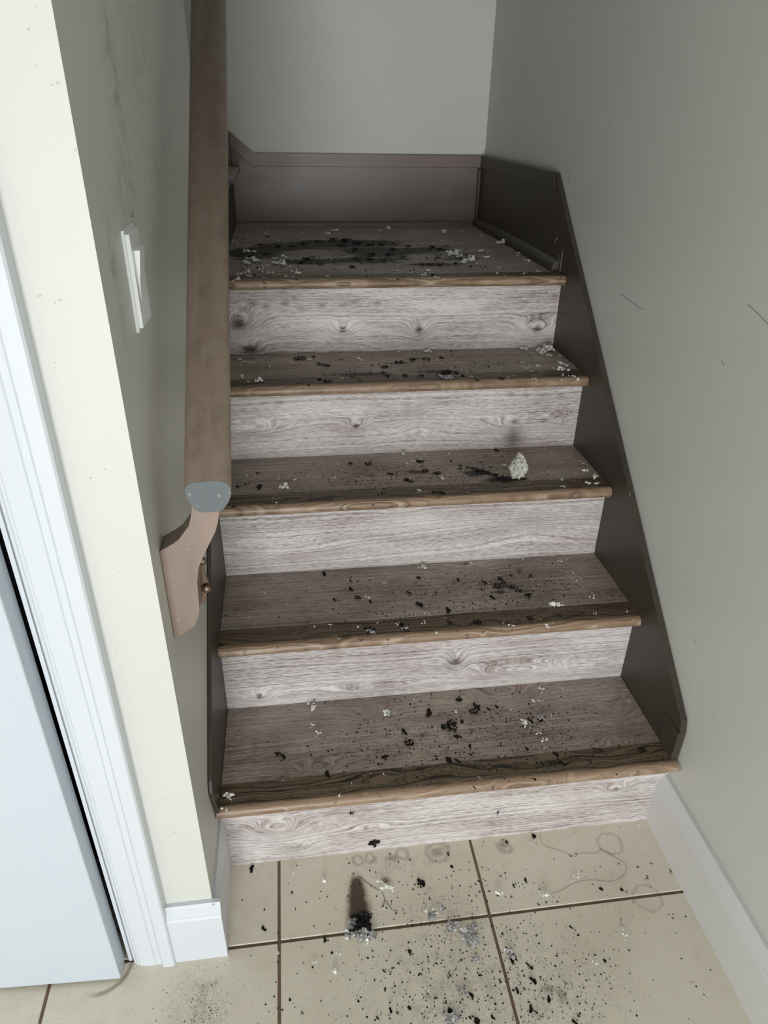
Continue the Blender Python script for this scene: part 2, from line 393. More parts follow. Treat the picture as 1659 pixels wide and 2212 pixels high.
# ajar closet door, hinged at its far edge
dr = struct(empty('door_1', (-0.945, YF-0.001, 0.007)), 'white closet door standing slightly ajar')
DA = math.radians(-2.6)
def door_part(name, a, b, mat, bevel=0.0, parent=None):
    o = box(name, a, b, mat, None, bevel); o.location += Vector((0, 0, 0)); o.parent = parent or dr; return o
leaf = door_part('door_leaf', (0, -0.0005, 0), (0.7725, 0.0345, 2.03), M_door, 0.0022)
kb = bmesh.new()
bmesh.ops.create_uvsphere(kb, u_segments=20, v_segments=12, radius=0.026)
for v in kb.verts: v.co.y = v.co.y*0.8 - 0.05
bmesh.ops.create_cone(kb, cap_ends=True, segments=20, radius1=0.010, radius2=0.010, depth=0.05, matrix=Matrix.Translation((0, -0.022, 0)) @ Matrix.Rotation(math.pi/2, 4, 'X'))
bmesh.ops.create_cone(kb, cap_ends=True, segments=24, radius1=0.031, radius2=0.029, depth=0.007, matrix=Matrix.Translation((0, -0.0035, 0)) @ Matrix.Rotation(math.pi/2, 4, 'X'))
knob = D.objects.new('door_knob', finish(kb, 'door_knob', True)); knob.data.materials.append(M_steel); COL.objects.link(knob)
knob.parent = dr; knob.location = (0.712, 0, 0.93)
dr.rotation_euler = (0, 0, DA)

# baseboards
def baseboard(name, p0, p1, out, h, label=None, mat=None):
    """profiled board from p0 to p1 (xy) standing proud towards out"""
    d = Vector((p1[0]-p0[0], p1[1]-p0[1], 0)); n = Vector((out[0], out[1], 0))
    pr = [(0, 0), (0.014, 0), (0.014, h-0.030), (0.0125, h-0.026), (0.0125, h-0.022), (0.008, h-0.006), (0.006, h), (0, h)]
    bm = bmesh.new(); A = []; B = []
    for a, z in pr:
        A.append(bm.verts.new(n*a + Vector((0, 0, z)))); B.append(bm.verts.new(n*a + d + Vector((0, 0, z))))
    m = len(pr); bm.faces.new(A); bm.faces.new(B[::-1])
    for i in range(m): bm.faces.new((A[i], A[(i+1) % m], B[(i+1) % m], B[i]))
    return struct(link(name, finish(bm, name), mat or M_bb, None, (p0[0], p0[1], 0)), label)
baseboard('baseboard_right', (XW_R, YE), (XW_R, 0.0), (-1.55, 0), 0.140, 'white baseboard at the foot of the right wall')
baseboard('baseboard_front', (-0.0845, YF), (XW_L+0.014, YF), (0, -1.2), 0.147, 'short white baseboard below the cream wall strip', M_white)
baseboard('baseboard_left', (XW_L, YF-0.010), (XW_L, 0.0), (0.75, 0), 0.145, 'white baseboard return running to the bottom riser', M_white)
baseboard('baseboard_hall', (-1.75, YF), (-1.045, YF), (0, -1), 0.145, None, M_white)

# ------------------------------------------------------------------ staircase
st = tag(empty('staircase', (0.44, 0.0, 0)), 'limed oak laminate staircase with oak nosings and brown skirt boards', 'staircase')
XL, XR = 0.0, 0.882
KN = {
 5: [(.048, .839, .055, .034, .052, .016), (.07, .776, .03, .018, .028, .017), (.31, .819, .028, .020, .026, .010), (.51, .815, .032, .024, .032, .010), (.831, .81, .060, .028, .042, .012)],
 4: [(.322, .647, .030, .016, .024, .007), (.482, .634, .05, .024, -.018, 0), (.057, .648, .09, .018, .034, 0), (.741, .636, .10, .018, .030, 0), (.882, .633, .06, .022, .040, 0)],
 3: [(.12, .445, .16, .03, .018, 0), (.717, .455, .2, .035, -.03, 0), (.40, .53, .05, .012, .010, 0)],
 2: [(.492, .278, .022, .026, .030, .011), (.069, .225, .028, .016, .026, .008), (.626, .238, .10, .022, .046, 0), (.831, .23, .12, .020, .030, 0), (.32, .222, .10, .012, .022, 0)],
 1: [(.099, .095, .060, .030, .044, 0), (.786, .112, .034, .014, .026, .006), (.281, .083, .05, .014, -.020, 0), (.132, .029, .04, .02, .026, 0)],
}
MK = {5: [(0.5, (x, .885+dz, .011, .006)) for x, dz in ((.085, .004), (.12, -.004), (.165, .002), (.205, -.010), (.26, -.002), (.31, -.004), (.34, .004), (.40, 0), (.06, -.012))],
      4: [(0.45, (x, .705+dz, .012, .006)) for x, dz in ((.70, .01), (.74, .006), (.78, .004), (.83, .0), (.14, .008))], 3: [], 2: [(0.4, (.48, .285, .008, .02))], 1: [(0.35, (.12, .035, .03, .01))]}
for r in range(1, 6):
    top = Z[r]-0.024
    m = laminate('riser_laminate_%d' % r, 'z', KN[r], 3.7*r, 1.0, (), MK[r])
    x0, x1 = (XW_L+0.0015, XW_R-0.0015) if r == 1 else (XL, XR)
    box('riser', (x0, RY[r], Z[r-1]-0.002), (x1, RY[r]+0.012, top), m, st, 0.0006, 1)
TK = {1: [(.186, .05, .05, .018, .030, 0), (.30, .177, .05, .02, .030, 0), (.601, .203, .07, .03, .036, .0), (.823, .122, .03, .03, .034, 0), (.815, .058, .06, .02, -.03, 0)],
      2: [(.792, .453, .05, .03, .036, 0), (.548, .436, .06, .02, .02, 0)], 3: [(.78, .558, .045, .03, -.036, 0)], 4: [(.3, .8, .1, .03, .02, 0)]}
SO = {1: [(.484, .104, .10, .05, .34), (.644, .11, .06, .03, .42), (.36, .09, .06, .05, .22), (.09, .06, .06, .04, .25)],
      2: [(.622, .341, .09, .045, .48), (.40, .33, .07, .05, .30), (.54, .26, .2, .05, .2)],
      3: [(.595, .548, .045, .018, .95), (.65, .508, .050, .016, 1.05), (.342, .554, .07, .04, .42), (.46, .565, .04, .02, .55), (.05, .55, .05, .03, .4), (.5, .49, .2, .02, .25)],
      4: [(.198, .855, .03, .012, 0.64), (.26, .80, .03, .012, 0.64), (.44, .81, .03, .015, 0.64), (.48, .84, .05, .012, 0.64), (.55, .73, .05, .02, 0.64), (.32, .72, .08, .03, 0.56), (.45, .72, .3, .03, 0.32)]}
def nosing(k, x0, x1, parent):
    th, r = 0.0245, 0.0122; dep = 0.062; pts = []
    for i in range(9):
        a = math.pi/2 + math.pi*i/8
        pts.append((r + r*math.cos(a), -th/2 + (th/2)*math.sin(a)))
    pts = [(dep, 0.0)] + pts + [(dep, -th)]
    y0 = RY[k]-0.0285
    o = prism('nosing', [(y, z) for y, z in pts], 0.0, x1-x0, 0, M_nose, parent, (0, 0, 0))
    o.location = Vector((x0, y0, Z[k]+0.0006)) - (parent.location + (parent.parent.location if parent.parent else Vector()))
    for f in o.data.polygons: f.use_smooth = True
    md = o.modifiers.new('edge', 'EDGE_SPLIT'); md.split_angle = math.radians(40)
    o['label'] = 'rounded brown oak stair nosing worn pale along its lip'
    return o
for k in range(1, 5):
    m = laminate('tread_laminate_%d' % k, 'y', TK[k], 50+4.3*k, 0.66, SO[k], (), 0.28, (1.08, 0.97, 0.86))  # riser laminate toned down: tread shade painted into the colour, plus real soot
    tr_ = box('tread', (XL, RY[k]+0.0335, Z[k]-0.020), (XR, RY[k+1]+0.0, Z[k]), m, st, 0.0008, 1)
    tr_['label'] = 'grey-brown laminate stair tread dusted with soot'
    nosing(k, XL if k > 1 else XW_L+0.0025, XR if k > 1 else XW_R-0.004, tr_)
    box('carcass', (XL, RY[k]+0.012, 0.0 if k == 1 else Z[k]-0.10), (XR, RY[k+1]+0.02, Z[k]-0.020), M_wood, st)
# landing
ML = laminate('landing_laminate', 'y', [(.3, 1.5, .15, .03, .03, 0), (.6, 1.2, .15, .03, -.03, 0)], 91.0, 0.66,  # same toned-down laminate, upward-facing shade in its colour besides the soot
    [(.353, 1.429, .16, .055, 1.0), (.18, 1.36, .10, .06, .7), (.08, 1.24, .09, .10, .75), (.446, 1.26, .10, .07, .9), (.225, 1.12, .07, .035, .9), (.40, 1.13, .12, .05, .7), (.62, 1.30, .07, .05, .75), (.57, 1.06, .08, .03, .8), (.67, 1.14, .06, .04, .7), (.35, 1.35, .35, .2, .25), (.08, 1.05, .12, .04, .25)], (), 0.16, (1.0, 0.96, 0.89), 0.72)
lb = box('landing', (0.0075, 0.9223, 0.70), (XR, YB-0.0015, 0.929), M_wood, st); lb['label'] = 'square stair landing blackened with soot'
ys = [0.9438, 1.136, 1.326, 1.516, 1.706, 1.8300]
for a, b in zip(ys[:-1], ys[1:]):
    box('plank', (0.0075, a+0.0004, 0.929), (XR, b-0.0004, 0.95), ML, lb, 0.0008, 1)
nosing(5, XL, XR, lb)
# right skirt board
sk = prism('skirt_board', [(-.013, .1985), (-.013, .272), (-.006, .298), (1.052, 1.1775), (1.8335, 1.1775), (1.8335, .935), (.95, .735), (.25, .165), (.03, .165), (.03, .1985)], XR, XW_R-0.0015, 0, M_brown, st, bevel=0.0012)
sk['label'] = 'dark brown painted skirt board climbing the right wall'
prism('cap_trim', [(1.035, 1.139), (1.062, 1.1795), (1.826, 1.1795), (1.826, 1.139)], XR-0.004, XR+0.004, 0, M_brown, sk, bevel=0.0012)
qr = [(0, 0)] + [(0.020*math.cos(a), 0.030*math.sin(a)) for a in [i*math.pi/2/6 for i in range(7)]]
prism('shoe_moulding', [(XR+0.001-x, .95+z) for x, z in qr], 0.947, 1.822, 1, M_brown, sk)
box('corner_bead', (XR-0.012, 1.808, .952), (XR+0.001, 1.822, 1.139), M_brown, sk, 0.004)
box('joint_strip', (XR-0.003, 0.928, .952), (XR+0.001, 0.934, 1.006), M_brown, sk, 0.001)
prism('base_block', [(-.0125, .199), (-.0125, .270), (.04, .27), (.04, .199)], XR-0.003, XR+0.001, 0, M_brown, sk, bevel=0.001)
# back skirt panel, its cap and shoe; it climbs to the left along the turned flight
bp = prism('skirt_panel', [(.008, 1.178+.077*.85), (.085, 1.178), (XR+0.001, 1.178), (XR+0.001, .951), (.008, .951)], YB-0.013, YB-0.0015, 1, M_brown_lit, st, bevel=0.001)
bp['label'] = 'brown painted skirt panel along the back of the landing'
prism('cap_trim', [(.008, 1.1405+.069*.85), (.008, 1.180+.0776*.85), (.0856, 1.180), (XR-0.003, 1.180), (XR-0.003, 1.1405), (.077, 1.1405)], YB-0.019, YB-0.012, 1, M_brown_lit, bp, bevel=0.0012)
q2 = [(0, 0)] + [(0.012*math.cos(a), 0.014*math.sin(a)) for a in [i*math.pi/2/6 for i in range(7)]]
prism('shoe_moulding', [(YB-0.0125-x, .95+z) for x, z in q2], 0.009, XR-0.018, 0, M_brown_lit, bp)
# left skirt board, on the stairwell wall
lk = prism('skirt_board', [(-.030, .1985), (-.056, .285), (-.046, .305), (.60, .825), (.92, 1.07), (.92, .735), (.25, .165), (.03, .165), (.03, .1985)], XW_L+0.0015, XL, 0, M_brown, st, bevel=0.0008)
lk['label'] = 'dark brown skirt board on the handrail side'
# turned flight going up to the left
uf = tag(empty('upper_flight', (-0.5, 1.38, .95)), 'dark brown upper flight turning left off the landing', 'staircase')
for i in range(5):
    xf = 0.006-0.235*i; z0 = .95+.19*i
    box('riser', (xf-0.012, 0.9460, z0-0.002 if i else z0+.001), (xf, YB-0.0150, z0+.166), M_brown, uf, 0.0006, 1)
    tp = [(xf-0.24, z0+.19), (xf+0.016, z0+.19)] + [(xf+0.016+0.0122*math.cos(a), z0+.178+0.0122*math.sin(a)) for a in [math.pi/2-math.pi*j/8 for j in range(1, 8)]] + [(xf+0.016, z0+.166), (xf-0.24, z0+.166)]
    prism('tread', tp, 0.9275, YB-0.0200, 1, ML, uf)
up = prism('skirt_panel', [(-1.2, .96), (-1.2, 1.178+1.285*.85), (.0065, 1.178+.0785*.85), (.0065, .96)], YB-0.013, YB-0.0015, 1, M_brown_lit, uf)
prism('cap_trim', [(-1.2, 1.140+1.277*.85), (-1.2, 1.180+1.285*.85), (.0065, 1.180+.0791*.85), (.0065, 1.1405+.0705*.85)], YB-0.019, YB-0.0135, 1, M_brown_lit, up)

# ------------------------------------------------------------------ handrail
hr = tag(empty('handrail', (0.06, -0.115, 0.67)), 'brown wooden handrail with grey cut end on a wall bracket', 'handrail')
end = [(.0343, .9031), (.0352, .9080), (.0375, .9119), (.0412, .9145), (.0457, .9158), (.0596, .9170), (.0760, .9169), (.0817, .9160), (.0860, .9140), (.0892, .9105), (.0909, .9060), (.0914, .9012), (.0906, .8955), (.0885, .8890), (.0851, .8830), (.0810, .8775), (.0774, .8740), (.0730, .8727), (.0604, .8724), (.0500, .8734), (.0452, .8765), (.0415, .8822), (.0375, .8900), (.0352, .8960)]
LN = 1.03
rb = bmesh.new(); A = [rb.verts.new((x-.0632, 0, z-.895)) for x, z in end]; B = [rb.verts.new((x-.0632+.0095*LN, LN, z-.895+.8405*LN)) for x, z in end]
rb.faces.new(B[::-1]); nE = len(end)
for i in range(nE): rb.faces.new((A[i], A[(i+1) % nE], B[(i+1) % nE], B[i]))
C = [rb.verts.new((v.co.x*0.965, -0.0012, v.co.z*0.965)) for v in A]
for i in range(nE): rb.faces.new((A[i], C[i], C[(i+1) % nE], A[(i+1) % nE]))
me = finish(rb, 'rail', True); rl = link('rail', me, M_rail, hr, (.0632, -.115, .895))
cp = bmesh.new(); cp.faces.new([cp.verts.new((v[0]*0.965-.0632*.965, -0.0016, (v[1]-.895)*0.965)) for v in end])
r_ = bmesh.ops.extrude_face_region(cp, geom=cp.faces[:])
for v in r_['geom']:
    if isinstance(v, bmesh.types.BMVert): v.co.y += 0.004
capo = link('end_face', finish(cp, 'end_face'), M_end, rl, (.0632, -.115, .895)); capo['label'] = 'grey painted cut end of the handrail'
bk = [(-.0078, .8160), (.0000, .8200), (.0113, .8265), (.0190, .8325), (.0250, .8385), (.0333, .8510), (.0375, .8600), (.0399, .8745), (.0400, .885), (.0740, .885), (.0737, .8688), (.0700, .855), (.0658, .8420), (.0563, .8238), (.0444, .8011), (.0395, .790), (.0365, .7790), (.0340, .7650), (.0330, .7480), (.0325, .7309), (.0318, .7200), (.0301, .7115), (.0265, .6995), (.0217, .6923), (.0132, .6833), (.002, .676), (-.0078, .672)]
br = prism('bracket', [(x, z) for x, z in bk], -.110, -.072, 1, M_bracket, hr, bevel=0.0012); br['label'] = 'curved tan wooden wall bracket'
# metal plate with two screws behind the bracket's waist
pl = prism('mounting_plate', [(.012, .70), (.033, .70), (.0395, .722), (.0425, .735), (.0385, .752), (.0375, .768), (.0405, .782), (.036, .792), (.012, .792)], -.0715, -.066, 1, M_metal, br, bevel=0.001)
for zc, xc in ((.7747, .0385), (.7285, .0395)):
    sb = bmesh.new(); bmesh.ops.create_uvsphere(sb, u_segments=14, v_segments=8, radius=0.0066)
    for v in sb.verts: v.co.y *= 0.7
    link('screw', finish(sb, 'screw', True), M_metal, br, (xc, -.0755, zc))

# ------------------------------------------------------------------ light switch
sw = tag(empty('light_switch', (XW_L, 0.002, 1.079)), 'white rocker light switch on the stairwell wall', 'switch')
bm = bmesh.new(); add_box(bm, (0, -.035, .0), (.0075, .035, .114))
ed = [e for e in bm.edges if all(v.co.x > .005 for v in e.verts)]
bmesh.ops.bevel(bm, geom=ed, offset=0.0045, segments=4, affect='EDGES')
link('switch_plate', finish(bm, 'switch_plate'), M_plastic, sw, (XW_L, .002, 1.0765))
bm = bmesh.new()
pf = [(0.005, .0235), (0.0118, .0245), (0.0085, .057), (0.0088, .060), (0.0062, .0905), (0.005, .0905)]
pf = [(0.005, .0235), (0.0072, .0245), (0.0092, .055), (0.0142, .0895), (0.0135, .0905), (0.005, .0905)]
A = [bm.verts.new((x, -.0165, z)) for x, z in pf]; B = [bm.verts.new((x, .0165, z)) for x, z in pf]
bm.faces.new(A); bm.faces.new(B[::-1])
for i in range(6): bm.faces.new((A[i], A[(i+1) % 6], B[(i+1) % 6], B[i]))
bmesh.ops.bevel(bm, geom=bm.edges[:], offset=0.0005, segments=1, affect='EDGES')
link('rocker', finish(bm, 'rocker'), M_plastic, sw, (XW_L, .002, 1.0765))
# torn paper and patched paint behind the plate
rnd = random.Random(5)
def torn(pts, th):
    bm = bmesh.new(); A = [bm.verts.new((th*(0.4+0.6*rnd.random()), y, z)) for y, z in pts]; B = [bm.verts.new((-0.0004, y, z)) for y, z in pts]
    bm.faces.new(A); bm.faces.new(B[::-1]); n = len(pts)
    for i in range(n): bm.faces.new((A[i], A[(i+1) % n], B[(i+1) % n], B[i]))
    return finish(bm, 'torn_paint')
for i, (yc, zc, s) in enumerate(((.045, 1.192, .011), (.050, 1.176, .006), (.046, 1.155, .010), (.044, 1.082, .007))):
    pts = [(s*(0.6+0.5*rnd.random())*math.cos(a), s*(0.5+0.5*rnd.random())*math.sin(a)) for a in [j*math.tau/9 for j in range(9)]]
    o = link('torn_paint_flap', torn(pts, 0.0028), M_fluff_g, None, (XW_L, yc, zc))
    tag(o, 'ragged torn paint flap beside the light switch', 'paint flap', 'torn paint around the light switch')

# ------------------------------------------------------------------ debris
WHITE = {
  0: "0.127,-0.03,7.3 0.185,-0.052,10.9 0.142,-0.064,4.5 0.135,-0.115,6.9 0.141,-0.141,5.1 0.202,-0.196,9.9 0.256,-0.186,10.9 0.22,-0.166,10.1 0.246,-0.168,11 0.256,-0.174,11.8 0.234,-0.151,12 0.236,-0.164,11 0.268,-0.126,7.8 0.092,-0.18,6.6 0.291,-0.121,7 0.249,-0.052,5.5 0.123,-0.006,6.5 0.602,-0.135,17.9 0.599,-0.127,9 0.519,-0.12,16.1 0.614,-0.028,9.5 0.677,-0.108,9.1 0.669,-0.117,10 0.848,-0.015,9.8 0.724,-0.217,8.6 0.724,-0.226,10.2 0.157,-0.203,8.2 0.197,-0.222,12.2 0.232,-0.235,4.8 0.347,-0.274,6.4 0.652,-0.267,10.7 0.605,-0.252,5 0.468,-0.242,4.1 0.374,-0.138,9.6 0.386,-0.144,9.6 0.501,-0.226,10",
  1: "0.177,0.22,12 0.181,0.206,13.8 0.177,0.163,9.6 0.187,0.14,12.4 0.345,0.207,6 0.337,0.176,14.8 0.351,0.174,7.9 0.407,0.183,6 0.401,0.207,6 0.014,0.002,18.9 0.01,-0.021,11.9 0.244,0.007,3.5 0.309,0.021,3.6 0.283,0.026,2.7 0.079,0.07,3.6 0.115,0.029,3.5 0.222,-0.018,6.9 0.27,-0.019,3.5 0.132,0.035,2.7 0.616,0.113,15.5 0.638,0.085,9.6 0.643,0.066,12.3 0.685,0.208,12.4 0.732,0.204,5.2 0.673,0.172,10.1 0.655,0.172,10.1 0.484,0.164,6.9 0.602,0.156,4 0.681,0.129,6.9 0.809,0.038,6.6 0.871,0.182,8.2 0.864,0.147,6.1 0.489,-0.011,4.5 0.484,0.027,2.7",
  2: "0.059,0.3,5.8 0.139,0.339,5 0.089,0.382,4.1 0.19,0.254,5.7 0.224,0.256,6.7 0.211,0.241,3.8 0.282,0.244,4.8 0.311,0.336,9.1 0.356,0.389,6.3 0.454,0.443,14.1 0.443,0.444,6.5 0.239,0.208,6.5 0.322,0.25,5.8 0.363,0.24,7.7 0.374,0.225,11.5 0.369,0.268,3.9 0.43,0.268,11.8 0.419,0.237,7.7 0.252,0.377,3.1 0.184,0.196,3.7 0.714,0.267,20.1 0.702,0.267,12.1 0.725,0.268,12.1 0.784,0.43,11 0.803,0.438,6.7 0.695,0.454,12.2 0.566,0.446,12 0.793,0.381,9.7 0.795,0.352,5.3 0.81,0.302,4.1 0.803,0.282,10.2 0.67,0.196,11.5 0.598,0.207,8.7 0.443,0.206,12.3 0.788,0.228,5.9 0.689,0.208,3.9 0.584,0.22,4.8 0.668,0.224,3.9 0.541,0.193,6.6 0.466,0.252,3.9 0.858,0.228,8",
  3: "0.141,0.517,16.6 0.131,0.56,6.4 0.17,0.551,9.6 0.235,0.599,7.7 0.27,0.624,7.8 0.276,0.593,6.6 0.256,0.551,7.5 0.221,0.56,4.3 0.062,0.586,9.7 0.063,0.528,5.2 0.123,0.448,7 0.126,0.484,3.1 0.433,0.662,11.5 0.439,0.614,7.8 0.437,0.596,6.6 0.454,0.62,6.7 0.442,0.472,9.3 0.196,0.505,5.2 0.076,0.584,4.3 0.306,0.659,3.4 0.549,0.653,5.7 0.49,0.659,4.6 0.505,0.52,9.6 0.506,0.535,8.6 0.804,0.635,7 0.86,0.578,10.2 0.863,0.563,10.1 0.854,0.528,13.2 0.861,0.488,13 0.833,0.463,12.8 0.856,0.46,12.8 0.772,0.453,9.5 0.782,0.487,6.4 0.75,0.524,5.5 0.762,0.558,4.4 0.807,0.48,4.3 0.711,0.411,9.2 0.472,0.626,7.9",
  4: "0.042,0.865,11.7 0.056,0.837,10.4 0.081,0.842,6.9 0.071,0.832,6.9 0.054,0.823,6.9 0.118,0.799,8 0.104,0.811,4.6 0.06,0.728,9.8 0.071,0.691,6.4 0.095,0.695,14 0.218,0.846,12.9 0.222,0.797,10.3 0.148,0.844,4.7 0.348,0.838,9.4 0.377,0.895,7.3 0.452,0.892,10.9 0.293,0.7,8.8 0.14,0.804,4.6 0.176,0.834,4.6 0.528,0.89,13.4 0.538,0.893,9.8 0.794,0.884,16.1 0.835,0.876,21 0.854,0.879,27.3 0.854,0.862,22.1 0.838,0.855,17.2 0.844,0.83,14.5 0.828,0.844,13.4 0.805,0.846,7.3 0.868,0.82,7.2 0.85,0.752,16.4 0.852,0.734,11.6 0.851,0.708,9.1 0.834,0.71,17.1 0.816,0.726,9.2 0.765,0.745,8.1 0.783,0.744,11.6 0.75,0.728,5.7 0.755,0.706,6.8 0.775,0.698,6.8 0.822,0.672,10.1 0.833,0.665,6.7 0.844,0.657,7.8 0.746,0.649,8.8 0.806,0.634,5.5 0.85,0.636,11 0.706,0.68,5.6 0.688,0.674,5.6 0.657,0.851,6 0.753,0.772,7 0.708,0.765,4.7 0.598,0.682,6.7",
  5: "0.345,1.662,22.1 0.116,1.618,12.3 0.316,1.601,13.9 0.24,1.634,9.3 0.534,1.688,16.1 0.503,1.667,9.6 0.016,1.452,10 0.026,1.442,7.2 0.062,1.459,7.2 0.152,1.455,8.7 0.062,1.269,16 0.083,1.261,14.7 0.068,1.153,12.7 0.096,1.117,21.3 0.074,1.086,16 0.088,1.059,8.5 0.143,1.156,11.5 0.146,1.082,19.8 0.154,1.094,10 0.171,1.183,11.7 0.166,1.055,18.3 0.182,1.041,7.3 0.124,1.057,9.8 0.108,1.008,10.7 0.083,0.974,10.5 0.068,0.963,8.1 0.056,0.941,9.2 0.082,0.923,9.1 0.118,0.978,10.6 0.134,0.96,11.7 0.194,0.968,11.8 0.201,0.95,14 0.189,0.911,5.7 0.172,0.917,8 0.12,0.904,6.8 0.063,0.902,11.3 0.056,0.881,12.3 0.274,0.911,6.9 0.454,0.97,10.8 0.712,1.598,15.7 0.673,1.434,8.9 0.774,1.616,9.5 0.822,1.523,12.3 0.616,1.653,8 0.655,1.195,26.8 0.642,1.188,16 0.668,1.202,16.2 0.665,1.158,13.2 0.67,1.087,20.5 0.684,1.086,20.5 0.655,1.074,15.3 0.694,1.052,10.1 0.751,1.244,13.8 0.741,1.139,14.5 0.771,1.236,6.9 0.751,1.124,6.5 0.847,1.382,20.5 0.852,1.427,8.9 0.85,1.272,9.8 0.851,1.201,8.2 0.841,1.164,8 0.839,1.078,10.3 0.848,1.077,9 0.833,0.948,7.3 0.824,0.943,6.1 0.783,0.915,8.3 0.518,0.913,8.2 0.512,0.914,5.9 0.542,0.878,10.4 0.557,0.855,6.8 0.735,0.991,6.2 0.709,0.919,5.9 0.536,0.959,9.6",
}
